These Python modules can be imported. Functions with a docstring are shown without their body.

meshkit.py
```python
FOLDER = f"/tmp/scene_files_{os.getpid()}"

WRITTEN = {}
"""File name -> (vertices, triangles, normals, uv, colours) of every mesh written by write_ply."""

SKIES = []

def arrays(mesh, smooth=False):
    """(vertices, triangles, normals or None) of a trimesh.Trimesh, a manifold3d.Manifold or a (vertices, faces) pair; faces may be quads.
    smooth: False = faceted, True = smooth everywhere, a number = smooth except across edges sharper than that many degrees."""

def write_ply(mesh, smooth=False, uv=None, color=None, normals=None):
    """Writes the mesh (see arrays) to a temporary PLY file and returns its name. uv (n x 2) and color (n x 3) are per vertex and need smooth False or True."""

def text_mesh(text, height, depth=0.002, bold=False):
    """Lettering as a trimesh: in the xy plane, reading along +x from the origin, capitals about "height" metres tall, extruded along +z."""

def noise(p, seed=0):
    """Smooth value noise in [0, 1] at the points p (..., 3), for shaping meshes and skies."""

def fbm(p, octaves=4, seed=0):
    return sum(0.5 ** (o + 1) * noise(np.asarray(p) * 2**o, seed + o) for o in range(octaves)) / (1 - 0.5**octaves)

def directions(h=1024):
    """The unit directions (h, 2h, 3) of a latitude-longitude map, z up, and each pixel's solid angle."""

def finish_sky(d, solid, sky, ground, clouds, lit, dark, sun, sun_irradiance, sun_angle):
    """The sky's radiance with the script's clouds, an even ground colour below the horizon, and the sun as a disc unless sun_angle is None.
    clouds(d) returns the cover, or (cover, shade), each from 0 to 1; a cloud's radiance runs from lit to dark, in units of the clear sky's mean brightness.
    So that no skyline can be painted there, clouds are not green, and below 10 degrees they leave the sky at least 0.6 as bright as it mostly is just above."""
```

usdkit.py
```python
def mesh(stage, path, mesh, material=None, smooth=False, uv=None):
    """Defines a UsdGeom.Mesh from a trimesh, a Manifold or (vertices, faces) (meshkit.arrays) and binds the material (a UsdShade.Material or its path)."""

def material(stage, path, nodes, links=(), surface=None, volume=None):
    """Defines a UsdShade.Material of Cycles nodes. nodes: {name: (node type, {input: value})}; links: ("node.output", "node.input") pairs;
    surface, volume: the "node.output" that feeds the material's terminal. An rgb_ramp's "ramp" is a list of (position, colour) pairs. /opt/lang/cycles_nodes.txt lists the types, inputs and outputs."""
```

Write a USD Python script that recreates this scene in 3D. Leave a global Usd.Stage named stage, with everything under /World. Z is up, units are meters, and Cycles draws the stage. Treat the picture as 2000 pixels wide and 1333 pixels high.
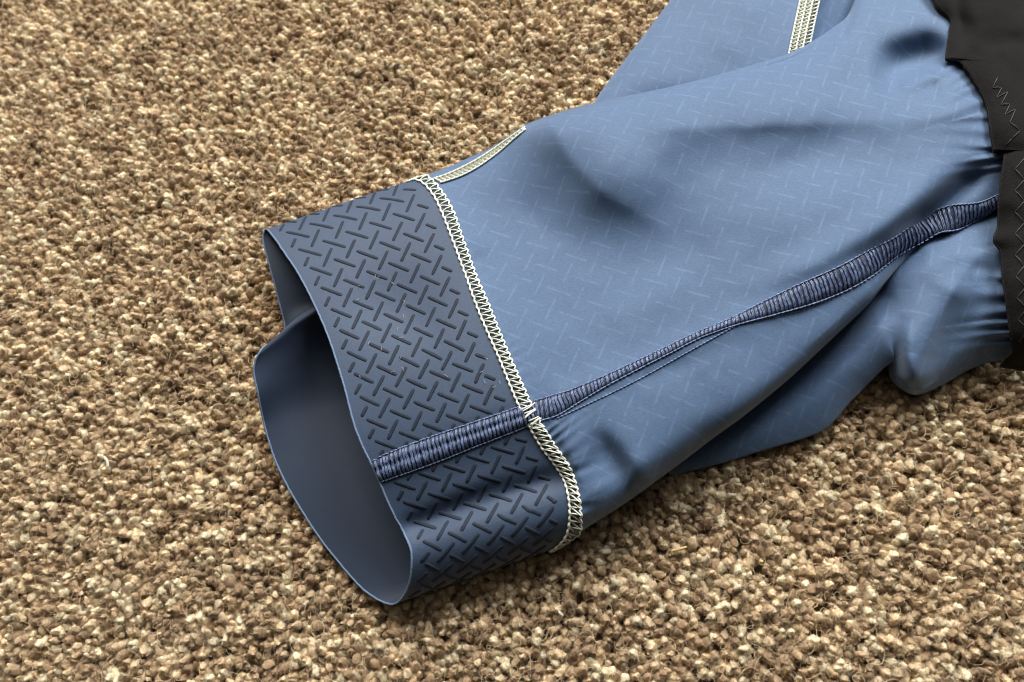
import math, numpy as np, trimesh, usdkit
from meshkit import noise, fbm
from pxr import Usd, UsdGeom, UsdLux, UsdShade, Gf, Sdf, Vt
from scipy.interpolate import Akima1DInterpolator, LinearNDInterpolator
stage = Usd.Stage.CreateInMemory()
W = UsdGeom.Xform.Define(stage, '/World'); stage.SetDefaultPrim(W.GetPrim())
rng = np.random.default_rng(7)

# ---------------------------------------------------------------- camera
DIST, FOCAL, APER = 0.335, 28.0, 36.0
TX = APER / 2 / FOCAL; TY = TX * 682 / 1024
back = np.array([math.tan(math.radians(7)), -math.tan(math.radians(22)), 1.0]); back /= np.linalg.norm(back)
eye = back * DIST
right = np.cross([0, 1.0, 0.0], back); right /= np.linalg.norm(right)
up = np.cross(back, right)
cam = UsdGeom.Camera.Define(stage, '/World/camera')
M = Gf.Matrix4d(*right, 0, *up, 0, *back, 0, *eye, 1)
cam.AddTransformOp().Set(M)
cam.CreateFocalLengthAttr(FOCAL); cam.CreateHorizontalApertureAttr(APER); cam.CreateVerticalApertureAttr(APER * 682 / 1024)
cam.CreateClippingRangeAttr((0.01, 100.0))
cam.CreateFStopAttr(9.0); cam.CreateFocusDistanceAttr(DIST - 0.018)
cam.CreateExposureAttr(0.0)

def at(px, py, z):
    """the world point at height z (metres) seen at pixel (px, py) of the 2000 x 1333 photograph"""
    px, py, z = np.broadcast_arrays(np.asarray(px, float), np.asarray(py, float), np.asarray(z, float))
    d = -back + ((px - 1000) / 1000 * TX)[..., None] * right + ((666.5 - py) / 666.5 * TY)[..., None] * up
    k = (z - eye[2]) / d[..., 2]
    return eye + d * k[..., None]

# ---------------------------------------------------------------- lamps: a window and the room's pale ceiling
def rect(name, pos, target, w, h, intensity, color):
    L = UsdLux.RectLight.Define(stage, '/World/' + name)
    pos, target = np.array(pos, float), np.array(target, float)
    b = pos - target; b /= np.linalg.norm(b)
    r = np.cross([0, 0, 1.0], b); r /= np.linalg.norm(r); u = np.cross(b, r)
    L.AddTransformOp().Set(Gf.Matrix4d(*r, 0, *u, 0, *b, 0, *pos, 1))
    L.CreateWidthAttr(w); L.CreateHeightAttr(h); L.CreateIntensityAttr(intensity); L.CreateColorAttr(Gf.Vec3f(*color))
rect('window_light', (-0.42, 1.55, 1.30), (0.03, 0, 0), 1.1, 1.0, 16.0, (1.0, 0.955, 0.895))
rect('second_window_light', (0.62, 0.95, 0.85), (0.05, 0, 0), 0.6, 0.6, 24.0, (0.90, 0.96, 1.0))
rect('ceiling_light', (0.2, 1.0, 2.4), (0.2, 0.9999, 0), 4.0, 3.0, 0.36, (1.0, 0.95, 0.88))

# ---------------------------------------------------------------- materials
def MAT(name, nodes, links, surface='p.BSDF'):
    return usdkit.material(stage, '/World/Looks/' + name, nodes, links, surface=surface)
def plain(name, col, rough=0.6, spec=0.3, bump=0.0, scale=900, var=0.12, sheen=0.0):
    c = np.array(col)
    n = {'t': ('texture_coordinate', {}), 'n': ('noise_texture', {'scale': scale, 'detail': 3.0}),
         'r': ('rgb_ramp', {'ramp': [(0.25, tuple(c * (1 - var))), (0.75, tuple(c * (1 + var)))]}),
         'b': ('bump', {'strength': bump, 'distance': 0.0004}),
         'p': ('principled_bsdf', {'roughness': rough, 'specular_ior_level': spec, 'sheen_weight': sheen, 'sheen_roughness': 0.4})}
    return MAT(name, n, [('t.object', 'n.vector'), ('n.fac', 'r.fac'), ('r.color', 'p.base_color'), ('n.fac', 'b.height'), ('b.normal', 'p.normal')])

def cloth(name, col, dash=None, rough=0.52, spec=0.45, sheen=0.15, grain=1.0, inner_shade=None):
    """knit cloth: grain and, where dash is given, the faint woven dashes read from the st primvar (in cells)"""
    c = np.array(col)
    N = {'t': ('texture_coordinate', {}), 'n': ('noise_texture', {'scale': 3600.0, 'detail': 2.0}),
         'm': ('mapping', {'scale': (900.0, 4200.0, 2000.0), 'rotation': (0, 0, 0.55)}), 'n2': ('noise_texture', {'scale': 1.0, 'detail': 1.0}),
         'nl': ('noise_texture', {'scale': 28.0, 'detail': 2.0}),
         'a': ('mix_float', {'fac': 0.75}),
         'r': ('rgb_ramp', {'ramp': [(0.2, tuple(c * 0.70)), (0.8, tuple(c * 1.30))]}),
         'b': ('bump', {'strength': 0.3 * grain, 'distance': 0.00012}),
         'p': ('principled_bsdf', {'roughness': rough, 'specular_ior_level': spec, 'sheen_weight': sheen, 'sheen_roughness': 0.45, 'sheen_tint': (0.8, 0.88, 1.0)})}
    K = [('t.object', 'n.vector'), ('t.object', 'm.vector'), ('m.vector', 'n2.vector'), ('n.fac', 'a.a'), ('n2.fac', 'a.b'), ('a.result', 'r.fac'),
         ('a.result', 'b.height'), ('b.normal', 'p.normal'), ('t.object', 'nl.vector')]
    if inner_shade is not None:
        N['g'] = ('geometry', {}); N['ix'] = ('mix_color', {'b': inner_shade})  # back faces take a darker colour, shade painted into the cloth
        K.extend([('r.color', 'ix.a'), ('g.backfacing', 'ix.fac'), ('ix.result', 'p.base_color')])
    elif dash is None:
        K.append(('r.color', 'p.base_color'))
    else:
        def math_(k, op, a=None, b=None, c=None, clamp=False):
            v = {'math_type': op}
            if clamp: v['use_clamp'] = True
            for nm, s in (('value1', a), ('value2', b), ('value3', c)):
                if isinstance(s, (int, float)): v[nm] = float(s)
                elif s is not None: K.append((s, f'{k}.{nm}'))
            N[k] = ('math', v); return k + '.value'
        N['s'] = ('separate_xyz', {}); K.append(('t.UV', 's.vector'))
        masks = []
        for i, off in enumerate((0.0, 0.5)):
            q = []
            for ax in 'xy':
                f = math_(f'f{ax}{i}', 'fraction', math_(f'o{ax}{i}', 'add', f's.{ax}', 100.5 + off))
                q.append(math_(f'q{ax}{i}', 'subtract', f, 0.5))
            su, di = math_(f'su{i}', 'add', *q), math_(f'di{i}', 'subtract', *q)
            la, lb = (su, di) if i == 0 else (di, su)
            A, B = math_(f'aa{i}', 'absolute', la), math_(f'ab{i}', 'absolute', lb)
            N[f'ra{i}'] = ('map_range', {'range_type': 'smoothstep', 'from_min': 0.66, 'from_max': 0.56, 'clamp': True}); K.append((A, f'ra{i}.value'))
            N[f'rb{i}'] = ('map_range', {'range_type': 'smoothstep', 'from_min': 0.075, 'from_max': 0.03, 'clamp': True}); K.append((B, f'rb{i}.value'))
            masks.append(math_(f'mk{i}', 'multiply', f'ra{i}.result', f'rb{i}.result'))
        mk = math_('mk', 'maximum', *masks)
        N['nd'] = ('noise_texture', {'scale': 420.0, 'detail': 2.0}); K.append(('t.object', 'nd.vector'))
        N['rd'] = ('map_range', {'from_min': 0.28, 'from_max': 0.60, 'clamp': True}); K.append(('nd.fac', 'rd.value'))
        N['rl'] = ('map_range', {'from_min': 0.38, 'from_max': 0.6, 'to_min': 0.7, 'clamp': True}); K.append(('nl.fac', 'rl.value'))
        mk = math_('mk2', 'multiply', mk, math_('mk3', 'multiply', 'rd.result', 'rl.result'))
        mk = math_('mk4', 'multiply', mk, dash)
        N['x'] = ('mix_color', {'b': tuple(np.minimum(c * 2.2 + 0.06, 0.8))}); K.extend([('r.color', 'x.a'), (mk, 'x.fac'), ('x.result', 'p.base_color')])
    return MAT(name, N, K)

m_leg = cloth('leg_cloth', (0.069, 0.116, 0.203), dash=0.18, rough=0.66, spec=0.32, sheen=0.3)
m_band = cloth('band_cloth', (0.038, 0.060, 0.104), rough=0.62, spec=0.35, inner_shade=(0.021, 0.034, 0.063))  # back-face colour darkened to carry the shade inside the cuff
m_edge = plain('cut_edge', (0.145, 0.205, 0.31), 0.8, 0.2, bump=0.5, scale=1600)
m_grip = plain('grip_silicone', (0.016, 0.023, 0.038), 0.7, 0.25, bump=0.25, scale=1100)
m_white = plain('cream_thread', (0.86, 0.86, 0.72), 0.7, 0.3, bump=0.3, scale=2500)
m_navy = plain('navy_thread', (0.13, 0.172, 0.295), 0.4, 0.55, bump=0.6, scale=650, var=0.6)
m_navy2 = plain('navy_core', (0.026, 0.033, 0.062), 0.6, 0.3, bump=0.4, scale=2500, var=0.3)
m_seambase = plain('seam_base', (0.06, 0.075, 0.085), 0.8, 0.1, bump=0.3, scale=2500)
m_tapebase = plain('tape_base', (0.30, 0.31, 0.24), 0.8, 0.1, bump=0.3, scale=2500)
m_pad = plain('black_felt', (0.0135, 0.0122, 0.0117), 0.95, 0.08, bump=0.7, scale=2600, var=0.4, sheen=0.08)
m_padedge = plain('felt_edge', (0.022, 0.020, 0.018), 0.9, 0.1, bump=0.8, scale=2000, var=0.5)
m_padthread = plain('grey_thread', (0.04, 0.04, 0.045), 0.45, 0.5)
m_straw = plain('straw', (0.66, 0.47, 0.17), 0.6, 0.3)
m_lint = plain('lint', (0.62, 0.57, 0.45), 0.8, 0.2)
m_fuzz = plain('fuzz', (0.66, 0.50, 0.31), 0.9, 0.1, scale=60, var=0.4)
m_ground = plain('carpet_backing', (0.13, 0.088, 0.05), 0.95, 0.05)
TONES = [(0.79, 0.635, 0.42), (0.655, 0.488, 0.30), (0.50, 0.352, 0.204), (0.355, 0.237, 0.135)]
m_yarn = []
for i, c in enumerate(TONES):
    c = np.array(c)
    m_yarn.append(MAT(f'yarn_{"abcd"[i]}', {
        't': ('texture_coordinate', {}), 'n': ('noise_texture', {'scale': 1300.0, 'detail': 5.0, 'roughness': 0.85}),
        'o': ('object_info', {}),
        'r': ('rgb_ramp', {'ramp': [(0.30, tuple(c * 0.52)), (0.5, tuple(c)), (0.68, tuple(np.minimum(c * 1.35, 0.85)))]}),
        'mr': ('map_range', {'to_min': 0.72, 'to_max': 1.22}),
        'h': ('hsv', {}), 'b': ('bump', {'strength': 0.6, 'distance': 0.0005}),
        'p': ('principled_bsdf', {'roughness': 0.85, 'specular_ior_level': 0.1, 'sheen_weight': 0.35, 'sheen_roughness': 0.5, 'sheen_tint': (1.0, 0.85, 0.65)})},
        [('t.object', 'n.vector'), ('n.fac', 'r.fac'), ('r.color', 'h.color'), ('o.random', 'mr.value'), ('mr.result', 'h.value'), ('h.color', 'p.base_color'),
         ('n.fac', 'b.height'), ('b.normal', 'p.normal')]))

# ---------------------------------------------------------------- prims
used = {}
def path_for(name, parent):
    base = (str(parent.GetPath()) if parent else '/World') + '/'
    k = used.get(base + name, -1) + 1; used[base + name] = k
    return base + name + (f'_{k:03d}' if k else '')
def tag(p, **kw):
    for k, v in kw.items(): p.SetCustomDataByKey(k, v)
    return p
def obj(name, mesh, mat, parent=None, smooth=True, uv=None, **kw):
    return tag(usdkit.mesh(stage, path_for(name, parent), mesh, mat, smooth=smooth, uv=uv).GetPrim(), **kw)
def empty(name, **kw):
    return tag(UsdGeom.Xform.Define(stage, path_for(name, None)).GetPrim(), **kw)
def tube(p, r, sides=6, caps=True):
    p = np.asarray(p, float); n = len(p)
    r = np.broadcast_to(np.asarray(r, float), (n,)).copy()
    t = np.gradient(p, axis=0); t /= np.linalg.norm(t, axis=1, keepdims=True) + 1e-12
    a = np.cross(t, np.where(np.abs(t[:, 2:]) < 0.9, [0, 0, 1.0], [1.0, 0, 0])); a /= np.linalg.norm(a, axis=1, keepdims=True) + 1e-12
    b = np.cross(t, a); g = np.arange(sides) * 2 * np.pi / sides
    v = p[:, None] + r[:, None, None] * (np.cos(g)[None, :, None] * a[:, None] + np.sin(g)[None, :, None] * b[:, None])
    i, j = np.meshgrid(np.arange(n - 1), np.arange(sides), indexing='ij')
    q = np.stack([i * sides + j, i * sides + (j + 1) % sides, (i + 1) * sides + (j + 1) % sides, (i + 1) * sides + j], -1).reshape(-1, 4)
    f = np.vstack([q[:, [0, 1, 2]], q[:, [0, 2, 3]]]); v = v.reshape(-1, 3)
    if caps:
        v = np.vstack([v, p[0] - t[0] * r[0] * 0.5, p[-1] + t[-1] * r[-1] * 0.5]); m = n * sides
        k = np.arange(sides); k1 = (k + 1) % sides
        f = np.vstack([f, np.stack([k1, k, np.full(sides, m)], 1), np.stack([(n - 1) * sides + k, (n - 1) * sides + k1, np.full(sides, m + 1)], 1)])
    return v, f
def join(parts):
    vs, fs, n = [], [], 0
    for v, f in parts:
        vs.append(v); fs.append(f + n); n += len(v)
    return np.vstack(vs), np.vstack(fs)
def grid_faces(nu, nv):
    i, j = np.meshgrid(np.arange(nu - 1), np.arange(nv - 1), indexing='ij')
    return np.stack([i * nv + j, i * nv + j + 1, (i + 1) * nv + j + 1, (i + 1) * nv + j], -1).reshape(-1, 4)
def ortri(q): return np.vstack([q[:, [0, 1, 2]], q[:, [0, 2, 3]]])

# ---------------------------------------------------------------- the carpet
obj('carpet', trimesh.creation.box((3.0, 3.0, 0.01), transform=trimesh.transformations.translation_matrix((0, 0, -0.0115))), m_ground, smooth=False, kind='structure')
def tuft(seed):
    g = np.random.default_rng(seed)
    nr, ns = 11, 12
    H = 0.0062 * g.uniform(0.9, 1.15); R = 0.00150 * g.uniform(0.8, 1.2)
    bend = g.uniform(0.0, 0.0026); ph = g.uniform(0, 6.28); tw = g.uniform(2.0, 4.0); lob = g.uniform(0.10, 0.24)
    s = np.linspace(0, 1, nr)
    ctr = np.stack([bend * s ** 2 * math.cos(ph), bend * s ** 2 * math.sin(ph), s * H], 1)
    prof = R * np.where(s > 0.62, np.sqrt(np.maximum(1 - ((s - 0.62) / 0.385) ** 2, 0.0)), 0.8 + 0.2 * s / 0.62)
    th = np.arange(ns) * 2 * np.pi / ns
    rad = prof[:, None] * (1 + lob * np.cos(2 * th[None] + tw * s[:, None] * 3) )
    v = np.stack([ctr[:, None, 0] + rad * np.cos(th), ctr[:, None, 1] + rad * np.sin(th), np.broadcast_to(ctr[:, None, 2], rad.shape)], -1)
    nrm = v - ctr[:, None]; nrm[..., 2] += 0.3 * R * s[:, None]; nrm /= np.linalg.norm(nrm, axis=-1, keepdims=True) + 1e-9
    v = v + nrm * ((fbm(v * 900 + seed * 7.3, 3, seed) - 0.5) * 0.0021)[..., None]
    v = v.reshape(-1, 3)
    i, j = np.meshgrid(np.arange(nr - 1), np.arange(ns), indexing='ij')
    q = np.stack([i * ns + j, i * ns + (j + 1) % ns, (i + 1) * ns + (j + 1) % ns, (i + 1) * ns + j], -1).reshape(-1, 4)
    tip = len(v); v = np.vstack([v, ctr[-1] + [0, 0, 0.00008]]); jj = np.arange(ns)
    capf = np.stack([(nr - 1) * ns + jj, (nr - 1) * ns + (jj + 1) % ns, np.full(ns, tip)], 1)
    parts = [(v, np.vstack([ortri(q), capf]))]
    for k in range(90):
        ri = g.integers(nr // 3, nr - 1); tj = g.integers(ns)
        b = v[ri * ns + tj]; n = nrm[ri, tj]
        d = n * g.uniform(0.3, 0.8) + g.normal(0, 0.7, 3) + [0, 0, 0.3]; d /= np.linalg.norm(d)
        L = g.uniform(0.0006, 0.0019); e = g.normal(0, 0.35, 3)
        p = np.stack([b - n * 0.0001, b + d * L * 0.5, b + (d + e) / np.linalg.norm(d + e) * L])
        parts.append(tube(p, [0.00007, 0.00006, 0.00004], 3, False))
    return join(parts)
NPROTO = 20
corners = at([0, 2000, 2000, 0], [0, 0, 1333, 1333], 0)
x0, y0 = corners[:, :2].min(0) - 0.035; x1, y1 = corners[:, :2].max(0) + 0.035
pitch = 0.00275
pi_ = UsdGeom.PointInstancer.Define(stage, '/World/carpet_pile'); tag(pi_.GetPrim(), kind='stuff', label='beige and brown twisted yarn tufts of the carpet pile', category='carpet pile')
targets = []
for t in range(4):
    for k in range(NPROTO // 4):
        p = usdkit.mesh(stage, f'/World/carpet_pile/tuft_{t * 5 + k:03d}', tuft(100 + t * 5 + k), m_yarn[t], smooth=True)
        targets.append(p.GetPath())
pi_.CreatePrototypesRel().SetTargets(targets)
gx, gy = np.meshgrid(np.arange(x0, x1, pitch), np.arange(y0, y1, pitch * 0.9))
gx = gx + (np.arange(gx.shape[0]) % 2)[:, None] * pitch / 2
P = np.stack([gx.ravel(), gy.ravel(), np.zeros(gx.size)], 1)
n = len(P)
P[:, :2] += rng.normal(0, pitch * 0.27, (n, 2))
mot = fbm(P * 190, 2, 3); mot = (mot - mot.mean()) / mot.std()
tone = mot * 0.7 + rng.normal(0, 0.85, n)
ti = np.digitize(tone, [-0.62, 0.22, 0.95]); ti = 3 - ti        # 0 is the palest
ids = ti * 5 + rng.integers(0, 5, n)
dark = ti >= 2
P[:, 2] = -0.0062 + rng.normal(0, 0.0004, n) - 0.0003 * dark + (fbm(P * 60, 2, 9) - 0.5) * 0.0018
lean = np.where(rng.random(n) < 0.18, rng.uniform(0.8, 1.4, n), np.abs(rng.normal(0, 0.45, n)).clip(0, 1.15)); az = rng.uniform(0, 2 * np.pi, n) ; spin = rng.uniform(0, 2 * np.pi, n)
lx, ly = np.cos(az) * lean, np.sin(az) * lean - 0.12
lean = np.hypot(lx, ly); ax = np.stack([-ly, lx], 1) / (lean[:, None] + 1e-9)
# quaternion: lean about ax after a spin about z
h1, h2 = lean / 2, spin / 2
a = np.stack([np.cos(h1), ax[:, 0] * np.sin(h1), ax[:, 1] * np.sin(h1), 0 * h1], 1); b = np.stack([np.cos(h2), 0 * h2, 0 * h2, np.sin(h2)], 1)
qw = a[:, 0] * b[:, 0] - a[:, 3] * b[:, 3]; qx = a[:, 1] * b[:, 0] + a[:, 2] * b[:, 3]; qy = a[:, 2] * b[:, 0] - a[:, 1] * b[:, 3]; qz = a[:, 0] * b[:, 3]
P[:, 0] -= np.sin(lean) * (lx / (lean + 1e-9)) * 0.004; P[:, 1] -= np.sin(lean) * (ly / (lean + 1e-9)) * 0.004
P[:, 2] += (1 - np.cos(lean)) * 0.0035
sc = rng.uniform(0.66, 1.12, n)
pi_.CreatePositionsAttr(Vt.Vec3fArray.FromNumpy(P.astype(np.float32)))
pi_.CreateProtoIndicesAttr(Vt.IntArray.FromNumpy(ids.astype(np.int32)))
pi_.CreateOrientationsAttr(Vt.QuathArray([Gf.Quath(float(w), float(x), float(y), float(z)) for w, x, y, z in zip(qw, qx, qy, qz)]))
pi_.CreateScalesAttr(Vt.Vec3fArray.FromNumpy(np.stack([sc, sc, np.minimum(sc, 1.05)], 1).astype(np.float32)))

# loose fibres over the pile
NF = 16000
q0 = np.stack([rng.uniform(x0, x1, NF), rng.uniform(y0, y1, NF), rng.uniform(-0.0012, 0.0004, NF)], 1)
a0 = rng.uniform(0, 2 * np.pi, NF); cv_ = rng.normal(0, 0.7, NF); l0 = rng.uniform(0.0006, 0.0017, NF); fib = [q0]
for k in range(5):
    a0 = a0 + cv_ + rng.normal(0, 0.25, NF)
    q0 = q0 + np.stack([np.cos(a0) * l0, np.sin(a0) * l0, rng.normal(0, 0.0003, NF)], 1); q0[:, 2] = np.minimum(q0[:, 2], 0.0007); fib.append(q0)
fib = np.stack(fib, 1)
cv = UsdGeom.BasisCurves.Define(stage, '/World/carpet_fuzz'); tag(cv.GetPrim(), kind='stuff', label='fine loose fibres over the carpet pile', category='carpet fuzz')
cv.CreateTypeAttr('linear'); cv.CreateCurveVertexCountsAttr(Vt.IntArray([6] * NF)); cv.CreatePointsAttr(Vt.Vec3fArray.FromNumpy(fib.reshape(-1, 3).astype(np.float32)))
cv.CreateWidthsAttr([0.00013]); cv.SetWidthsInterpolation('constant')
UsdShade.MaterialBindingAPI.Apply(cv.GetPrim()).Bind(m_fuzz)

# ---------------------------------------------------------------- the leg: one closed tube of cloth through sections (pixel x, pixel y, height in cm)
CM = 0.01; ZPX = 48.0
def loop(upper, lower, nu, nl):
    p = np.array(list(upper) + list(lower), float)
    n = len(p); w = np.vstack([p[-4:], p, p[:5]])
    t = np.concatenate([[0], np.cumsum(np.linalg.norm(np.diff(w * [1, 1, ZPX], axis=0), axis=1))])
    ak = Akima1DInterpolator(t, w)
    a, b, c = t[4], t[4 + len(upper) - 1], t[4 + n]
    def even(lo, hi, m):
        s = np.linspace(lo, hi, 900); q = ak(s)
        L = np.concatenate([[0], np.cumsum(np.linalg.norm(np.diff(q * [1, 1, ZPX], axis=0), axis=1))])
        return ak(np.interp(np.linspace(0, L[-1], m), L, s))
    return np.vstack([even(a, b, nu), even(b, c, nl)[1:]])
NU, NL = 330, 110
rim_up = [(517, 451, 1.2), (527, 454, 1.55), (545, 478, 1.95), (580, 530, 2.4), (615, 597, 2.75), (645, 668, 2.95), (670, 747, 3.05), (697, 845, 3.0),
          (735, 928, 2.65), (768, 1004, 2.1), (785, 1034, 1.85), (801, 1069, 2.05), (804, 1105, 1.9), (791, 1160, 1.2), (760, 1181, 0.45)]
rim_lo = [(698, 1141, .2), (600, 1015, .25), (542, 910, .38), (517, 832, .75), (503, 765, 1.55), (499, 705, 1.95), (510, 684, 2.0), (538, 668, 1.0), (556, 648, .3), (547, 597, .5), (532, 540, .8), (517, 485, 1.02)]
seam_up = [(797, 356, .8), (817, 354, 1.15), (840, 370, 1.5), (866, 420, 1.95), (893, 493, 2.35), (918, 562, 2.6), (945, 630, 2.8), (985, 722, 2.95),
           (1030, 818, 2.8), (1080, 900, 2.25), (1098, 928, 2.05), (1110, 966, 2.15), (1113, 1009, 1.95), (1102, 1048, 1.4), (1073, 1075, 0.6)]
seam_lo = [(1010, 1045, .15), (915, 920, .15), (860, 815, .15), (830, 735, .2), (815, 670, .4), (812, 600, .9), (822, 560, 1.1), (835, 530, .6), (838, 500, .25), (825, 460, .3), (812, 420, .4), (800, 380, .55)]
def mixl(A, B, t): return [tuple(np.array(a) * (1 - t) + np.array(b) * t) for a, b in zip(A, B)]
mid_lo = mixl(rim_lo, seam_lo, 0.36)
mid_lo[0] = (800, 1100, .25)
mid_lo[1:10] = [(710, 985, .28), (655, 880, .3), (625, 800, .35), (608, 715, .9), (606, 640, 1.8), (620, 598, 2.2), (640, 590, 1.2), (655, 585, .3), (648, 545, .4)]
leg = [
 [(895, 318, .7), (915, 345, 1.4), (950, 430, 1.8), (990, 540, 2.3), (1040, 680, 2.75), (1080, 790, 2.85), (1120, 880, 2.75), (1150, 940, 2.6), (1163, 990, 2.05), (1160, 1022, .9)],
 [(955, 291, .8), (985, 320, 1.7), (1030, 420, 1.95), (1080, 560, 2.35), (1130, 690, 2.7), (1165, 765, 2.85), (1200, 850, 2.8), (1230, 910, 2.6), (1245, 945, 2.0), (1243, 968, 1.0)],
 [(1042, 237, 1.3), (1065, 265, 2.2), (1110, 350, 2.2), (1170, 480, 2.35), (1230, 610, 2.6), (1270, 705, 2.8), (1300, 790, 2.78), (1325, 850, 2.6), (1336, 880, 2.1), (1331, 904, 1.2)],
 [(1156, 204, 1.7), (1180, 228, 2.5), (1230, 300, 2.7), (1290, 420, 2.5), (1350, 550, 2.7), (1385, 645, 2.9), (1420, 730, 2.88), (1445, 775, 2.8), (1455, 796, 2.5), (1453, 809, 2.1)],
 [(1330, 170, 2.0), (1345, 195, 2.7), (1380, 270, 2.75), (1430, 380, 2.8), (1480, 500, 3.0), (1515, 595, 3.15), (1545, 650, 3.05), (1563, 683, 2.95), (1570, 701, 2.65), (1567, 713, 2.2)],
 [(1520, 120, 2.2), (1530, 145, 2.8), (1560, 220, 2.95), (1590, 300, 2.8), (1630, 420, 3.3), (1655, 500, 3.3), (1672, 550, 3.1), (1685, 575, 3.0), (1690, 590, 2.7), (1687, 599, 2.3)],
 [(1646, 45, 1.6), (1650, 95, 2.7), (1675, 160, 2.7), (1705, 240, 2.9), (1740, 340, 3.2), (1760, 405, 3.3), (1775, 450, 2.7), (1785, 475, 2.1), (1788, 488, 1.7), (1783, 495, 1.3)],
 [(1705, -70, 1.0), (1740, 65, 2.75), (1770, 140, 2.4), (1800, 240, 2.9), (1830, 320, 3.2), (1850, 370, 2.8), (1860, 410, 2.4), (1868, 430, 2.2), (1870, 440, 1.8), (1865, 448, 1.4)],
 [(1820, -80, 1.0), (1845, 40, 2.7), (1862, 120, 2.6), (1900, 200, 2.9), (1930, 270, 3.0), (1945, 320, 2.8), (1955, 370, 2.4), (1960, 395, 2.2), (1962, 402, 1.8), (1958, 410, 1.4)],
 [(1940, -80, 0.8), (1950, 40, 2.0), (1960, 120, 2.2), (1990, 200, 2.5), (2020, 270, 2.6), (2030, 320, 2.5), (2040, 370, 2.3), (2045, 390, 2.1), (2046, 398, 1.7), (2040, 405, 1.4)]]
def under(u):
    a, b = np.array(u[-1]), np.array(u[0]); out = []
    for k, t in enumerate(np.linspace(0.04, 0.96, 12)):
        p = a * (1 - t) + b * t; p[2] = 0.08 + 0.1 * (k in (0, 11)); out.append(tuple(p))
    return out
secs = [loop(rim_up, rim_lo, NU, NL), loop(mixl(rim_up, seam_up, .36), mid_lo, NU, NL), loop(seam_up, seam_lo, NU, NL)] + [loop(u, under(u), NU, NL) for u in leg]
secs = np.array(secs)                                          # stations x loop x 3
ctr = secs[:, :NU].mean(1)[:, :2]; us = np.concatenate([[0], np.cumsum(np.linalg.norm(np.diff(ctr, axis=0), axis=1))])
us[1] = us[2] * 0.36
ak_u = Akima1DInterpolator(us, secs)
NB, NLEG = 110, 430
ub = np.linspace(0, us[2], NB); ul = np.linspace(us[2], us[-1], NLEG)
GB, GL = ak_u(ub), ak_u(ul)                                    # pixel x, pixel y, height in cm

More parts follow.
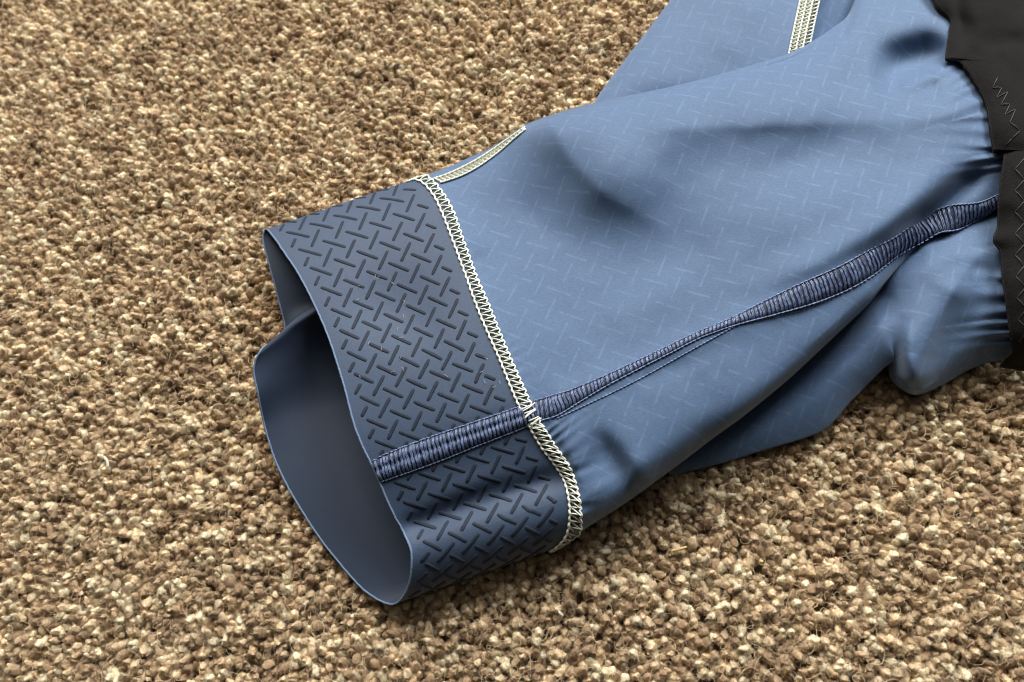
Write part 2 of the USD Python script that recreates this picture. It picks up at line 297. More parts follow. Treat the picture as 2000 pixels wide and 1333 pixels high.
def seg_dist(px, py, poly):
    """distance to a polyline, signed (right-hand side positive), and the fraction along it"""
    poly = np.array(poly, float); best = np.full(px.shape, 1e9); sgn = np.zeros(px.shape); fr = np.zeros(px.shape)
    L = np.linalg.norm(np.diff(poly, axis=0), axis=1); cum = np.concatenate([[0], np.cumsum(L)])
    for k in range(len(poly) - 1):
        d = (poly[k + 1] - poly[k]) / L[k]; rx, ry = px - poly[k][0], py - poly[k][1]
        s = np.clip(rx * d[0] + ry * d[1], 0, L[k]); ex, ey = rx - s * d[0], ry - s * d[1]; dd = np.hypot(ex, ey)
        m = dd < best; best = np.where(m, dd, best); sgn = np.where(m, np.sign(d[0] * ry - d[1] * rx), sgn); fr = np.where(m, (cum[k] + s) / cum[-1], fr)
    return best, sgn, fr
def creases(G, items):
    px, py = G[..., 0], G[..., 1]; dz = np.zeros(px.shape)
    for poly, amp, wa, wb, taper, *cusp in items:      # a ridge (amp > 0) or furrow, in cm; wa and wb: its half-widths in pixels to either side
        d, s, f = seg_dist(px, py, poly)
        w = np.where(s > 0, wa, wb)
        t = np.clip(np.minimum(f / max(taper, 1e-3), (1 - f) / max(taper, 1e-3)), 0, 1); t = t * t * (3 - 2 * t)
        dz += amp * (np.where(s > 0, np.clip(1 - d / w, 0, 1) ** 1.6, np.exp(-(d / w) ** 2)) if cusp else np.exp(-(d / w) ** 2)) * (t if taper > 0 else 1)
    return dz
C_BAND = [
 ([(640, 560), (760, 600), (900, 640)], -0.34, 60, 90, .45),
 ([(778, 1036), (870, 1000), (960, 965), (1100, 925)], -0.17, 24, 18, .12),
 ([(800, 985), (900, 950), (1010, 905)], 0.04, 18, 18, .4),
 ([(880, 1010), (1000, 945), (1080, 915)], 0.04, 8, 8, .4),
]
C_LEG = [
 ([(1010, 400), (1180, 470), (1420, 560)], -0.10, 80, 80, .5),
 ([(1180, 330), (1400, 400), (1640, 430)], 0.12, 70, 90, .5),
 ([(1150, 700), (1330, 560), (1560, 400), (1800, 320)], 0.14, 60, 80, .4),
 ([(1060, 560), (1250, 520), (1420, 440)], -0.10, 60, 70, .5),
 ([(1110, 640), (1250, 600), (1380, 520)], 0.06, 28, 28, .5),
 ([(1180, 760), (1330, 720), (1440, 660)], -0.05, 16, 16, .5),
 ([(985, 90), (1030, 160), (1076, 245), (1112, 312), (1170, 372), (1340, 470)], 0.95, 135, 190, .4, 1),
 ([(1140, 250), (1200, 320), (1330, 370)], 0.18, 60, 60, .4),
 ([(935, 470), (928, 520), (915, 570)], -0.18, 20, 26, .4),
 ([(1230, 262), (1330, 250), (1480, 246), (1660, 240), (1800, 232), (1960, 212)], 0.40, 88, 80, .14, 1),
 ([(1350, 215), (1600, 190), (1800, 205)], 0.10, 40, 40, .4),
 ([(1140, 838), (1180, 868), (1212, 915), (1228, 985)], -0.50, 62, 18, .45),
 ([(1240, 870), (1255, 930), (1240, 965)], 0.14, 28, 28, .4),
 ([(1965, 285), (1880, 335), (1760, 420), (1600, 510), (1420, 590)], 0.30, 40, 26, .3),
 ([(1945, 315), (1890, 355), (1820, 415), (1745, 468)], -0.55, 20, 20, .3),
 ([(1690, 142), (1740, 132), (1800, 114), (1862, 84)], -0.66, 30, 44, .30),
 ([(1745, 172), (1800, 150), (1855, 128)], 0.30, 18, 12, .3),
 ([(1800, 178), (1840, 172)], -0.14, 22, 22, .45),
 ([(1300, 590), (1400, 480), (1520, 400)], -0.12, 60, 70, .4),
 ([(1045, 790), (1200, 732), (1350, 665), (1480, 610), (1600, 560), (1720, 505)], 0.12, 22, 22, .1),
]
def apply(G, items, edge=10):
    w = np.ones(G.shape[1]); k = np.arange(NU)
    w[:NU] = np.clip(np.minimum(k, NU - 1 - k) / edge, 0, 1); w[NU:] = 0
    G[..., 2] += creases(G, items) * w
from scipy.ndimage import gaussian_filter
def soften(G, sig, hold=0):
    z = gaussian_filter(G[:, :NU, 2], sig, mode='nearest'); w = np.ones((len(G), NU)); k = np.arange(NU)
    w *= np.clip(np.minimum(k - 6, NU - 7 - k) / 14, 0, 1)
    if hold: w *= np.clip(np.arange(len(G)) / hold, 0, 1)[:, None]
    G[:, :NU, 2] = G[:, :NU, 2] * (1 - w) + z * w
def gather(G, poly, lam, amp, reach, seed, side=None):
    """small puckers that start at a stitched edge and die out"""
    px, py = G[..., 0], G[..., 1]; d, sg, f = seg_dist(px, py, poly)
    Lp = np.linalg.norm(np.diff(np.array(poly, float), axis=0), axis=1).sum(); s_ = f * Lp
    ph = s_ / lam + 1.6 * noise(np.stack([s_ / (lam * 2.3), d / 160, 0 * d], -1), seed) + d * 0.004
    a = 0.35 + 0.65 * noise(np.stack([s_ / (lam * 1.4) + 9, 0 * d, 0 * d], -1), seed + 1)
    dz = amp * a * np.sin(2 * np.pi * ph) * np.exp(-d / reach) * np.clip(np.minimum(f, 1 - f) / 0.06, 0, 1)
    w = np.ones(G.shape[1])
    if G.shape[1] == NU + NL - 0 or G.shape[1] > NU: w[:NU] = np.clip(np.minimum(np.arange(NU), NU - 1 - np.arange(NU)) / 10, 0, 1); w[NU:] = 0
    if side is not None: dz = dz * (sg * side >= 0)
    G[..., 2] += dz * w
E_SEAM = [(840, 350), (890, 426), (931, 542), (976, 650), (1018, 748), (1059, 832), (1110, 905), (1133, 978), (1130, 1040)]
E_PAD1 = [(1835, 95), (1868, 108), (1907, 159), (1932, 216), (1943, 292), (1958, 340)]
E_PAD2 = [(1955, 470), (1964, 552), (1976, 620), (1985, 700)]
soften(GB, 3.0); soften(GL, 5.0, 8)
apply(GB, C_BAND); apply(GL, C_LEG)
soften(GB, 2.0); soften(GL, 3.0, 8)
gather(GL, E_SEAM[5:], 24, 0.05, 30, 21); gather(GL, E_SEAM, 30, 0.02, 22, 22)
gather(GL, E_PAD1, 25, 0.11, 34, 23)
# slow unevenness so that no cloth is perfectly smooth
def uneven(G, amp, sc, seed):
    q = np.stack([G[..., 0] / sc, G[..., 1] / sc, np.zeros(G.shape[:2])], -1)
    G[..., 2] += (fbm(q, 3, seed) - 0.5) * amp
w_end = np.clip(np.arange(NLEG) / 40, 0, 1)[:, None]
tmp = GL[:, :NU].copy(); uneven(tmp, 0.16, 130, 5); GL[:, :NU] = GL[:, :NU] * (1 - w_end[..., None]) + tmp * w_end[..., None]

def lattice(Wp):
    """cells of the woven pattern: world x, y against the two lattice steps"""
    o = at(1118, 250, 0.02); b = at(1118 + 49, 250 - 19, 0.02) - o; c = at(1118 + 21, 250 + 41, 0.02) - o
    A = np.linalg.inv(np.array([[b[0], c[0]], [b[1], c[1]]]))
    return (Wp[:, :2] - o[:2]) @ A.T

shorts = empty('cycling_shorts', label='blue inside-out cycling shorts, leg with dark gripper band lying on the beige carpet', category='shorts')
WB = at(GB[..., 0], GB[..., 1], GB[..., 2] * CM); WL = at(GL[..., 0], GL[..., 1], GL[..., 2] * CM)
nl_ = WB.shape[1]
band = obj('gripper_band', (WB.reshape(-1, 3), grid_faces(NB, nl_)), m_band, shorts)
leg_p = WL.reshape(-1, 3)
obj('leg_panel', (leg_p, grid_faces(NLEG, nl_)), m_leg, shorts, uv=lattice(leg_p))
# cut edge of the hem
rim = WB[0]; t_ = np.concatenate([[0], np.cumsum(np.linalg.norm(np.diff(rim, axis=0), axis=1))])
rr = np.stack([np.interp(np.linspace(0, t_[-1], 420), t_, rim[:, k]) for k in range(3)], 1)
rr += (noise(rr * 1800, 4) - 0.5)[:, None] * 0.00022
obj('cut_edge', tube(rr, 0.00040, 8, False), m_edge, band)

def normals(Wg):
    du, dv = np.gradient(Wg, axis=0), np.gradient(Wg, axis=1)
    n = np.cross(du, dv); n /= np.linalg.norm(n, axis=-1, keepdims=True) + 1e-12
    return n * np.sign(np.median(n[:, NU // 2, 2]))
NBn, NLn = normals(WB), normals(WL)

# ---------------------------------------------------------------- grip bars on the band, laid out in cloth lengths (cells)
arc = np.linalg.norm(np.diff(WB[NB // 2, :NU], axis=0), axis=1).sum()
wid = np.linalg.norm(np.diff(WB[:, NU // 2], axis=0), axis=1).sum()
NCU, NCV = 6.35, 19.3
from scipy.interpolate import RegularGridInterpolator as RGI
gu, gv = np.linspace(0, NCU, NB), np.linspace(0, NCV, NU)
fP = RGI((gu, gv), WB[:, :NU]); fN = RGI((gu, gv), NBn[:, :NU])
d0 = np.hypot(GB[:, :NU, 0] - 581, GB[:, :NU, 1] - 459); k0 = np.unravel_index(np.argmin(d0), d0.shape)
ph_u, ph_v = gu[k0[0]], gv[k0[1]]
LO, HI = 0.37, NCU - 0.47
def bar(cu, cv, sgn):
    L = 0.45 / math.sqrt(2)
    s = np.linspace(-L, L, 25); U, V = cu + s, cv + s * sgn
    ok = (U > LO) & (U < HI) & (V > 0.15) & (V < NCV - 0.1)
    if ok.sum() < 8: return None
    s = np.linspace(s[ok][0], s[ok][-1], 8); U, V = cu + s + rng.normal(0, .012), cv + s * sgn + rng.normal(0, .012)
    P, N = fP(np.stack([U, V], 1)), fN(np.stack([U, V], 1)); N /= np.linalg.norm(N, axis=1, keepdims=True)
    T = np.gradient(P, axis=0); T /= np.linalg.norm(T, axis=1, keepdims=True); B = np.cross(N, T)
    w, h = 0.00074, 0.00031
    e = np.array([0.82, 1, 1, 1, 1, 1, 1, 0.82])
    P = P.copy(); 
    ang = np.linspace(-0.25, math.pi + 0.25, 7)
    jit = 1 + rng.normal(0, 0.05, 8)
    v = P[:, None] + (np.cos(ang)[None, :, None] * B[:, None] * w * (e * jit)[:, None, None]) + (np.sin(ang)[None, :, None] * N[:, None] * h * e[:, None, None])
    q = grid_faces(8, 7); v = v.reshape(-1, 3)
    v = np.vstack([v, P[0] - T[0] * 0.0004 - N[0] * 0.0001, P[-1] + T[-1] * 0.0004 - N[-1] * 0.0001])
    f = [ortri(q)[:, ::-1]]
    for i in range(6):
        f.append([[56, i, i + 1]]); f.append([[57, 49 + i + 1, 49 + i]])
    return v, np.vstack(f)
for iu in range(-2, 9):
    for iv in range(-3, 24):
        for cu, cv, sg in ((ph_u + iu, ph_v + iv, 1), (ph_u + iu + .5, ph_v + iv + .5, -1)):
            if cu < -0.5 or cu > NCU + 0.5 or cv < 0 or cv > NCV: continue
            b_ = bar(cu, cv, sg)
            if b_ is not None: obj('grip_bar', b_, m_grip, band, smooth=50)

# ---------------------------------------------------------------- finding the cloth under a pixel
upx = np.vstack([GB[::2, :NU, :2].reshape(-1, 2), GL[2::3, :NU, :2].reshape(-1, 2)])
upw = np.vstack([WB[::2, :NU].reshape(-1, 3), WL[2::3, :NU].reshape(-1, 3)])
upn = np.vstack([NBn[::2, :NU].reshape(-1, 3), NLn[2::3, :NU].reshape(-1, 3)])
surf = LinearNDInterpolator(upx, np.hstack([upw, upn]))
from scipy.spatial import cKDTree
kd = cKDTree(upx)
def on(px):
    px = np.asarray(px, float); r = surf(px); bad = np.isnan(r[:, 0])
    if bad.any(): k = kd.query(px[bad])[1]; r[bad] = np.hstack([upw[k], upn[k]])
    n = r[:, 3:] / (np.linalg.norm(r[:, 3:], axis=1, keepdims=True) + 1e-9)
    return r[:, :3], n
def along(poly, step=None, n=None, extra=None):
    poly = np.array(poly, float); L = np.concatenate([[0], np.cumsum(np.linalg.norm(np.diff(poly[:, :2], axis=0), axis=1))])
    ak = Akima1DInterpolator(L, poly); n = n or int(L[-1] / step) + 1
    return ak(np.linspace(0, L[-1], n))

# ---------------------------------------------------------------- cream overlock seam between band and leg
railA = [(795, 357), (817, 354), (835, 367), (855, 397), (870, 432), (890, 485), (910, 540), (930, 595), (951, 646), (975, 700), (999, 759), (1014, 794), (1035, 835), (1057, 873), (1080, 903), (1098, 930), (1110, 968), (1113, 1007), (1107, 1042), (1094, 1060), (1073, 1075)]
railB = [(815, 350), (838, 347), (856, 366), (871, 387), (890, 426), (910, 485), (931, 542), (956, 600), (976, 650), (996, 698), (1018, 748), (1036, 788), (1059, 832), (1086, 872), (1110, 905), (1125, 941), (1133, 978), (1134, 1010), (1126, 1049), (1110, 1059), (1080, 1074)]
NZ = 66
ra, rb = along(railA, n=NZ * 8 + 1), along(railB, n=NZ * 8 + 1)
A3, An = on(ra); B3, Bn = on(rb)
white = empty_seam = tag(UsdGeom.Xform.Define(stage, '/World/cycling_shorts/cream_overlock_seam').GetPrim())
SM = 0.0005
base = np.stack([A3 + An * 0.00015, (A3 + B3) / 2 + An * 0.0005, B3 + Bn * 0.00015], 1)
obj('seam_tape', (base.reshape(-1, 3), grid_faces(len(ra), 3)), m_seambase, white)
wob = np.sin(np.arange(NZ * 8 + 1) * 2 * np.pi / 8)
dirAB = (B3 - A3); dirAB /= np.linalg.norm(dirAB, axis=1, keepdims=True)
obj('edge_chain', tube(A3 + An * SM + dirAB * (wob * 0.00022)[:, None], 0.00043 + 0.00009 * np.cos(np.arange(NZ * 8 + 1) * 2 * np.pi / 8), 7), m_white, white)
sc_ = np.abs(np.sin(np.arange(NZ * 8 + 1) * np.pi / 8))
obj('looped_chain', tube(B3 + Bn * SM + dirAB * ((sc_ - 0.6) * 0.0009)[:, None], 0.00032, 6), m_white, white)
zz = []
for k in range(NZ):
    i0, i1, i2 = k * 8, k * 8 + 4, k * 8 + 8
    zz += [A3[i0] + An[i0] * 0.0007, (A3[i0] + B3[i1]) / 2 + An[i0] * 0.00105, B3[i1] + Bn[i1] * 0.0007, (B3[i1] + A3[i2]) / 2 + An[i1] * 0.00105]
zz.append(A3[-1] + An[-1] * 0.0007)
obj('zigzag_thread', tube(np.array(zz), 0.00027, 5), m_white, white)

# ---------------------------------------------------------------- navy seam from hem to pad: (px, py, half width in pixels, raise)
def raised_seam(name, path, pitch_px, core, thread, label, hgt=0.0010, ridge2=0.0):
    root = tag(UsdGeom.Xform.Define(stage, f'/World/cycling_shorts/{name}').GetPrim(), label=label)
    c = along(path, step=2.0); P, N = on(c[:, :2])
    k = np.ones(9) / 9; N = np.stack([np.convolve(np.pad(N[:, i], 4, mode='edge'), k, 'valid') for i in range(3)], 1); N /= np.linalg.norm(N, axis=1, keepdims=True)
    T = np.gradient(P, axis=0); T /= np.linalg.norm(T, axis=1, keepdims=True); B = np.cross(N, T)
    hw = c[:, 2] * 0.00021; hh = hgt * c[:, 3]
    def pt(i, x, lift=0.0):      # x from -1 to 1 across the seam
        y = (1 - abs(x) ** 3.0) * hh[i] + ridge2 * math.exp(-((x - 0.1) / 0.16) ** 2) * -1 * hh[i]
        return P[i] + B[i] * hw[i] * x + N[i] * (y + lift)
    xs = np.linspace(-1, 1, 13)
    v = np.array([[pt(i, x, -0.0001) for x in xs] for i in range(len(P))])
    obj('seam_core', (v.reshape(-1, 3), grid_faces(len(P), 13)), core, root)
    st, beads = [], []
    step = pitch_px / 2.0; i = 2.0; g = np.random.default_rng(5)
    while i < len(P) - 3:
        ii = int(i); j = int(min(len(P) - 1, i + step * 0.55 + g.normal(0, .25)))
        q = []
        amp_ = g.uniform(0.85, 1.08)
        for x in np.linspace(-1, 1, 9):
            m = ii + (j - ii) * (x + 1) / 2; mm = int(round(m))
            q.append(pt(min(mm, len(P) - 1), x * amp_, 0.00012))
        q = np.array(q)
        r = np.array([.55, .8, 1, 1.05, 1.05, 1, .95, .8, .6]) * 0.00021 * pitch_px * 0.30 * g.uniform(0.8, 1.15)
        for o_ in (-0.16, 0.16):
            st.append(tube(q + T[ii] * o_ * 0.00021 * pitch_px * 0.8 + g.normal(0, 0.00003, 3), r * 0.52, 5))
        for sd, idx in ((-1, ii), (1, j)):
            e = pt(idx, sd, 0.0002); s2 = T[idx] * 0.00021 * pitch_px * 0.5
            beads.append(tube(np.stack([e - s2, e + N[idx] * 0.0002 + B[idx] * sd * 0.00018, e + s2]), [0.0002, 0.00034, 0.0002], 5))
        i += step * g.uniform(0.82, 1.2)
    obj('wrapped_thread', join(st), thread, root); obj('edge_loops', join(beads), thread, root)
    return root
raised_seam('navy_leg_seam', [(1022, 815, 17, .7), (1050, 803, 18, 1), (1080, 794, 18, 1), (1120, 776, 13, .9), (1200, 736, 8, .7), (1300, 687, 6.5, .7), (1380, 649, 6, .7), (1440, 626, 8, .85), (1500, 603, 14, 1), (1560, 580, 19, 1),
    (1620, 556, 21, 1), (1690, 520, 21, 1), (1750, 482, 18, 1), (1800, 450, 20, 1), (1840, 432, 23, 1), (1885, 420, 20, 1), (1920, 408, 14, 1), (1945, 393, 9, .9), (1975, 372, 8, .8)], 8.4, m_navy2, m_navy,
    'navy overlocked seam from the cream seam to the black pad')
ch = along([(1088, 818), (1150, 789), (1250, 740), (1340, 690), (1420, 646), (1445, 632)], step=1.5); pc_, nc_ = on(ch)
obj('lower_chain', tube(pc_ + nc_ * 0.0002, 0.00024 + 0.00013 * np.sin(np.arange(len(ch)) * 1.5 * 2 * np.pi / 8), 6), m_navy, tag(stage.GetPrimAtPath('/World/cycling_shorts/navy_leg_seam')))
raised_seam('band_seam', [(735, 922, 19, 1), (760, 911, 21, 1), (800, 896, 22, 1), (860, 874, 22, 1), (930, 848, 20, 1), (985, 828, 19, 1), (1020, 815, 18, 1.15), (1044, 806, 16, 1.25)], 8.0, m_navy2, m_navy,
    'bulky double navy seam across the gripper band', hgt=0.0017, ridge2=0.6)
# cream threads that cross over the navy seam at the junction
g = np.random.default_rng(11); jt = []
for k in range(9):
    s = k / 8; a = np.array([1018, 800]) * (1 - s) + np.array([1040, 838]) * s + g.normal(0, 1.5, 2); b = a + [21 + g.normal(0, 2), -9 + g.normal(0, 4)]
    c = along([tuple(a), tuple((a + b) / 2 + g.normal(0, 1, 2)), tuple(b)], n=6); p, nn = on(c); jt.append(tube(p + nn * (0.0026 - 0.0006 * (s - .5) ** 2), 0.00022, 5))
obj('crossing_thread', join(jt), m_white, white)

# ---------------------------------------------------------------- further sheets of cloth
def sheet(rows, nu, nv, items=(), un=None, more=None):
    """rows: sections of (px, py, z cm), interpolated both ways"""
    R = []
    for r in rows:
        r = np.array(r, float); L = np.concatenate([[0], np.cumsum(np.linalg.norm(np.diff(r * [1, 1, ZPX], axis=0), axis=1))])
        R.append(Akima1DInterpolator(L, r)(np.linspace(0, L[-1], nv)))
    R = np.array(R); c = R.mean(1)[:, :2]; L = np.concatenate([[0], np.cumsum(np.linalg.norm(np.diff(c, axis=0), axis=1))])
    G = Akima1DInterpolator(L, R)(np.linspace(0, L[-1], nu))
    G[..., 2] += creases(G, items)
    if un: uneven(G, *un)
    G[..., 2] = gaussian_filter(G[..., 2], 1.4, mode='nearest')
    if more: more(G)
    return G, at(G[..., 0], G[..., 1], G[..., 2] * CM)
rowsB = [
 [(1240, 850, .3), (1280, 890, .4), (1300, 915, .4), (1308, 928, .2), (1295, 925, .0)],
 [(1330, 790, .05), (1365, 845, .1), (1398, 882, .45), (1412, 903, .25), (1400, 900, .0)],
 [(1420, 700, .05), (1460, 772, .06), (1488, 836, .6), (1503, 874, .35), (1490, 868, .0)],
 [(1500, 630, .05), (1545, 708, .06), (1578, 784, .85), (1602, 841, .4), (1585, 832, .0)],
 [(1590, 550, .1), (1630, 635, .12), (1653, 714, 1.25), (1668, 775, .6), (1650, 765, .0)],
 [(1650, 490, .3), (1690, 570, .5), (1718, 645, 1.75), (1743, 701, 1.1), (1728, 700, .2)],
 [(1700, 455, .5), (1740, 540, 1.5), (1758, 640, 1.7), (1750, 705, .9), (1742, 746, .15)],
 [(1755, 430, .8), (1790, 560, 2.0), (1790, 660, 1.75), (1785, 735, 1.35), (1788, 772, .5)],
 [(1800, 405, .9), (1830, 530, 2.1), (1845, 620, 1.7), (1840, 700, 1.3), (1835, 755, .4)],
 [(1860, 385, 1.0), (1885, 500, 2.2), (1900, 590, 2.0), (1905, 660, 1.5), (1900, 720, .4)],
 [(1920, 370, 1.2), (1945, 480, 2.2), (1955, 570, 2.1), (1962, 640, 1.6), (1962, 704, .5)],
 [(1985, 360, 1.2), (2005, 470, 2.0), (2015, 560, 1.9), (2020, 640, 1.5), (2020, 710, .4)]]
C_B = [([(1789, 790), (1789, 735), (1800, 690), (1840, 610), (1890, 520)], 0.55, 62, 60, .22, 1),
       ([(1780, 620), (1768, 690), (1782, 745)], 0.22, 18, 16, .4),
       ([(1720, 620), (1700, 560), (1850, 505), (1960, 545)], 0.12, 30, 30, .3),
       ([(1895, 515), (1955, 550)], -0.16, 16, 16, .3),
       ([(1420, 850), (1600, 760), (1700, 640)], 0.1, 40, 40, .4)]
GBk, WBk = sheet(rowsB, 260, 160, C_B, (0.14, 110, 8), lambda G: gather(G, E_PAD2, 30, 0.13, 36, 31))
pb = WBk.reshape(-1, 3)
obj('under_panel', (pb, grid_faces(260, 160)), m_leg, shorts, uv=lattice(pb), label='lower fold of blue cloth showing below the navy seam')
rowsC = [
 [(1150, 222, .2), (1156, 206, .5), (1175, 198, .9), (1260, 210, 1.0), (1400, 210, 1.0), (1530, 170, 1.0), (1565, 165, 1.05), (1600, 160, .7), (1655, 150, .1)],
 [(1190, 165, .1), (1196, 150, .5), (1220, 143, .95), (1300, 150, 1.3), (1420, 140, 1.35), (1535, 115, 1.35), (1563, 108, 1.35), (1592, 102, .9), (1650, 96, .2)],
 [(1232, 108, .1), (1238, 95, .5), (1262, 90, .95), (1340, 95, 1.3), (1440, 85, 1.4), (1545, 65, 1.4), (1573, 58, 1.4), (1605, 55, .9), (1668, 45, .2)],
 [(1275, 52, .1), (1281, 40, .5), (1305, 36, .95), (1380, 38, 1.3), (1470, 28, 1.4), (1557, 15, 1.4), (1584, 10, 1.4), (1618, 8, .9), (1690, 0, .2)],
 [(1318, -8, .1), (1325, -20, .5), (1345, -24, .95), (1410, -24, 1.3), (1500, -34, 1.4), (1572, -38, 1.4), (1598, -42, 1.4), (1632, -44, .9), (1710, -50, .2)],
 [(1360, -70, .1), (1365, -80, .5), (1385, -84, .95), (1450, -84, 1.3), (1530, -90, 1.4), (1592, -92, 1.4), (1615, -95, 1.4), (1645, -96, .9), (1720, -100, .2)]]
GC, WC = sheet(rowsC, 120, 240, [([(1400, 130), (1440, 60), (1490, -30)], 0.10, 50, 50, 0.3)], (0.14, 120, 12))
pc = WC.reshape(-1, 3)
obj('rear_panel', (pc, grid_faces(120, 240)), m_leg, shorts, uv=lattice(pc), label='blue cloth behind the leg with a cream tape at its edge')
def finder(G, Wd):
    f = LinearNDInterpolator(G[..., :2].reshape(-1, 2), Wd.reshape(-1, 3))
    def go(px): return f(np.asarray(px, float))
    return go
fC = finder(GC, WC)

def lace(name, A, B, rows, nz, finder_, label, r=0.00040, lift=0.0007):
    """a cream lace tape: rails with zigzag rows between them"""
    root = tag(UsdGeom.Xform.Define(stage, f'/World/cycling_shorts/{name}').GetPrim(), label=label)
    a, b = along(A, n=nz * 2 + 1), along(B, n=nz * 2 + 1)
    rails = [finder_(a * (1 - t) + b * t) + [0, 0, lift] for t in np.linspace(0, 1, rows + 1)]
    obj('tape_backing', (np.stack([q - [0, 0, 0.0003] for q in rails], 1).reshape(-1, 3), grid_faces(nz * 2 + 1, rows + 1)), m_tapebase, root)
    for q in rails: obj('edge_chain', tube(q, r * 1.15, 6), m_white, root)
    for k in range(rows):
        z = np.where((np.arange(nz * 2 + 1) % 2 == k % 2)[:, None], rails[k], rails[k + 1]) + [0, 0, r]
        obj('zigzag_thread', tube(z, r * 0.85, 5), m_white, root)
    return root
lace('cream_tape', [(1581, -50), (1573, -30), (1563, 0), (1552, 50), (1541, 103), (1537, 125)], [(1619, -50), (1610, -30), (1600, 0), (1589, 50), (1578, 103), (1574, 125)], 3, 24, fC, 'cream zigzag tape on the rear cloth at the top edge')
def onz(px): return on(px)[0]
lace('cream_side_seam', [(848, 350), (870, 343), (900, 330), (940, 308), (975, 285), (1002, 266), (1025, 250)], [(860, 358), (884, 351), (915, 338), (952, 315), (982, 292), (1005, 272), (1027, 254)], 1, 22, onz, 'narrow cream seam along the top fold of the leg', r=0.00038, lift=0.0006)

# ---------------------------------------------------------------- black pad
def padsheet(rows, nu, nv, thick, un):
    G, Wd = sheet(rows, nu, nv, ([([(1862, -80), (1872, 10), (1884, 60), (1872, 108)], -0.2, 12, 14, .25), ([(1905, 95), (1960, 80), (2040, 85)], -0.12, 16, 22, .3)] if rows[0][0][1] < 0 else ()), un)
    n = normals2(Wd); top = Wd; bot = Wd - np.array([0, 0, thick])
    v = np.vstack([top.reshape(-1, 3), bot.reshape(-1, 3)]); f = grid_faces(nu, nv); m = nu * nv
    idx = np.arange(m).reshape(nu, nv); ring = np.concatenate([idx[0, :-1], idx[:-1, -1], idx[-1, :0:-1], idx[:0:-1, 0]]); r2 = np.roll(ring, -1)
    return G, Wd, (v, np.vstack([ortri(f), ortri(f[:, ::-1] + m), ortri(np.stack([ring, ring + m, r2 + m, r2], 1))]))
def normals2(Wg):
    n = np.cross(np.gradient(Wg, axis=0), np.gradient(Wg, axis=1)); n /= np.linalg.norm(n, axis=-1, keepdims=True) + 1e-12
    return n * np.sign(n[len(n) // 2, n.shape[1] // 2, 2])
rows1 = [
 [(1806, -60, 2.75), (1930, -60, 3.4), (2020, -60, 3.3), (2080, -60, 3.0)],
 [(1830, 8, 2.85), (1930, 10, 3.45), (2020, 10, 3.4), (2080, 10, 3.0)],
 [(1858, 44, 2.85), (1930, 55, 3.4), (2020, 55, 3.5), (2080, 55, 3.1)],
 [(1853, 80, 2.85), (1930, 90, 3.4), (2020, 90, 3.5), (2080, 90, 3.1)],
 [(1849, 110, 2.85), (1915, 112, 3.3), (2020, 115, 3.5), (2080, 115, 3.1)],
 [(1878, 118, 3.05), (1935, 125, 3.4), (2020, 130, 3.5), (2080, 130, 3.1)],
 [(1907, 159, 3.2), (1950, 162, 3.5), (2020, 165, 3.5), (2080, 165, 3.1)],
 [(1922, 186, 3.25), (1960, 190, 3.55), (2020, 195, 3.55), (2080, 195, 3.1)],
 [(1932, 216, 3.3), (1965, 220, 3.6), (2020, 225, 3.6), (2080, 225, 3.1)],
 [(1937, 255, 3.3), (1970, 258, 3.6), (2020, 262, 3.6), (2080, 262, 3.1)],
 [(1943, 292, 3.22), (1975, 293, 3.4), (2020, 296, 3.4), (2080, 296, 3.1)]]
rows2 = [
 [(1958, 262, 2.95), (1990, 262, 3.2), (2030, 262, 3.2), (2080, 262, 2.9)],
 [(1964, 300, 3.25), (1990, 301, 3.45), (2030, 300, 3.4), (2080, 300, 3.1)],
 [(1960, 330, 3.25), (1990, 330, 3.45), (2030, 330, 3.4), (2080, 330, 3.1)],
 [(1954, 375, 3.1), (1985, 375, 3.35), (2030, 375, 3.3), (2080, 375, 3.0)],
 [(1951, 440, 2.8), (1985, 440, 3.1), (2030, 440, 3.1), (2080, 440, 2.8)],
 [(1943, 466, 2.75), (1985, 466, 3.1), (2030, 466, 3.1), (2080, 466, 2.8)],
 [(1957, 490, 2.75), (1988, 490, 3.0), (2030, 490, 3.0), (2080, 490, 2.7)],
 [(1962, 552, 2.7), (1992, 552, 2.95), (2030, 552, 2.9), (2080, 552, 2.6)],
 [(1970, 605, 2.5), (1998, 605, 2.7), (2030, 605, 2.7), (2080, 605, 2.4)],
 [(1976, 655, 2.1), (2002, 655, 2.3), (2030, 655, 2.3), (2080, 655, 2.0)],
 [(1981, 682, 1.7), (2005, 682, 1.9), (2030, 682, 1.9), (2080, 682, 1.6)],
 [(1965, 702, 1.1), (2000, 702, 1.4), (2030, 702, 1.4), (2080, 702, 1.2)],
 [(1955, 715, .7), (2000, 722, .8), (2030, 728, .8), (2080, 730, .6)]]
G1, W1, p1 = padsheet(rows1, 150, 70, 0.0020, (0.10, 40, 3))
G2, W2, p2 = padsheet(rows2, 190, 50, 0.0018, (0.10, 36, 6))
pad = tag(UsdGeom.Xform.Define(stage, '/World/cycling_shorts/seat_pad').GetPrim(), label='black felt seat pad with zigzag stitching')
obj('pad_sheet', p1, m_pad, pad, smooth=40); obj('pad_sheet', p2, m_pad, pad, smooth=40)
e1 = W1[:, 0] + [0, 0, -0.0006]; e2 = W2[:, 0] + [0, 0, -0.0006]
for e in (e1[50:], e2):
    obj('frayed_edge', tube(e + (noise(e * 2500, 2) - .5)[:, None] * 0.0005, 0.00042, 6), m_padedge, pad)
f1, f2 = finder(G1, W1), finder(G2, W2)
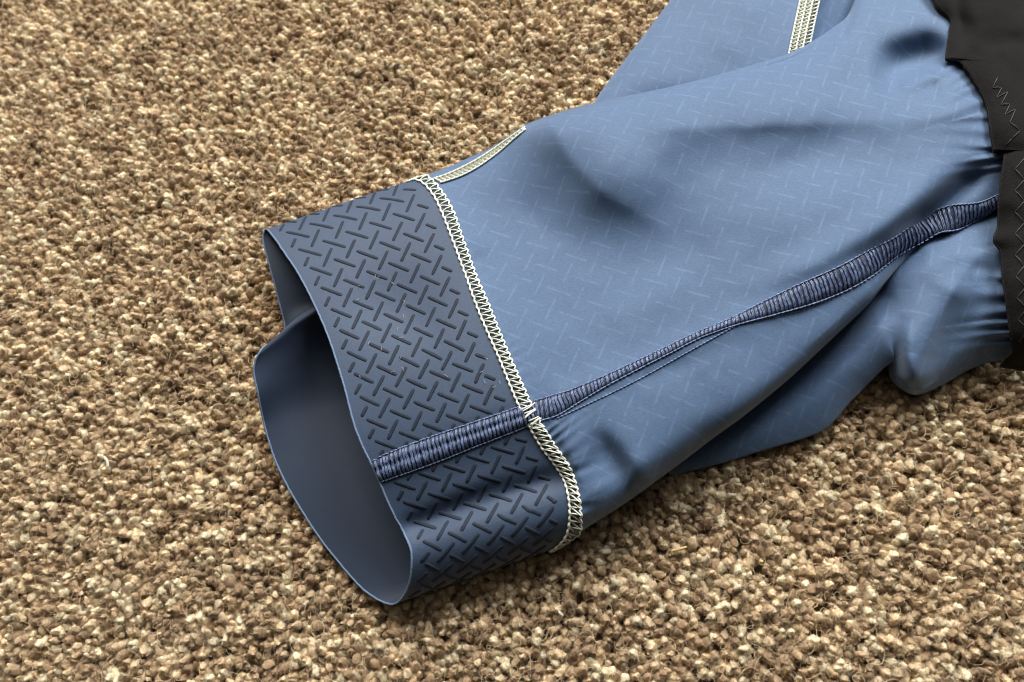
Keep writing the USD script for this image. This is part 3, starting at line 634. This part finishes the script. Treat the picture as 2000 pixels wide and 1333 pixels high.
def stitches(poly, f):
    P = [f([p])[0] for p in poly]; out = []
    for a, b in zip(P[:-1], P[1:]):
        d = b - a; s = np.linspace(0.04, 0.96, 6)[:, None]
        out.append(tube(a + d * s + np.array([0, 0, 1.0]) * (0.0004 * np.sin(np.pi * s) + 0.0001), 0.00014, 5))
    return join(out)
za = [(1948, 152), (1938, 172), (1956, 172), (1946, 192), (1968, 180), (1955, 205), (1972, 204), (1962, 225), (1983, 214), (1972, 240), (1992, 256), (1975, 272), (1965, 284)]
obj('zigzag_stitching', stitches(za, f1), m_padthread, pad)
zb = []
for k, y in enumerate(range(310, 700, 21)):
    zb.append(((1982 if k % 2 else 2000) + 10 * max(0, (y - 520) / 180), y))
obj('zigzag_stitching', stitches(zb, f2), m_padthread, pad)

# ---------------------------------------------------------------- bits lying on the pile
def bit(name, pts, r, mat, sides, **kw):
    p = np.array([at(x, y, z * CM) for x, y, z in pts]); obj(name, tube(p, r, sides), mat, smooth=40, **kw)
bit('straw_piece', [(1311, 1077, .16), (1325, 1073.5, .18), (1341, 1069, .16)], [0.00045, 0.00055, 0.00045], m_straw, 6, label='short yellow piece of straw on the carpet below the leg', category='straw')
bit('straw_crumb', [(1484, 1096, .1), (1490, 1098, .12)], 0.0006, m_straw, 6, label='tiny yellow crumb on the carpet right of the straw piece', category='crumb')
bit('lint_fibre', [(1091, 1195, .1), (1094, 1199, .14), (1099, 1203, .1)], 0.0005, m_lint, 6, label='small white lint speck on the carpet below the gripper band', category='lint')
bit('lint_fibre', [(203, 893, .1), (209, 900, .15), (211, 912, .1)], 0.0006, m_lint, 6, label='white lint fibre on the carpet left of the hem opening', category='lint')

# pale lint caught on the gripper band
lt = []
for k in range(22):
    c0 = np.array([rng.uniform(690, 800), rng.uniform(540, 735)]) if k < 15 else np.array([rng.uniform(860, 1000), rng.uniform(700, 760)])
    a_ = rng.uniform(0, 6.28); q = [c0]
    for i in range(4):
        a_ += rng.normal(0, .5); q.append(q[-1] + np.array([np.cos(a_), np.sin(a_)]) * rng.uniform(1.0, 3.0))
    p, nn = on(np.array(q)); lt.append(tube(p + nn * 0.0006, 0.000055, 4))
obj('lint_fuzz', join(lt), m_lint, None, kind='stuff', label='fine pale lint on the gripper band', category='lint')
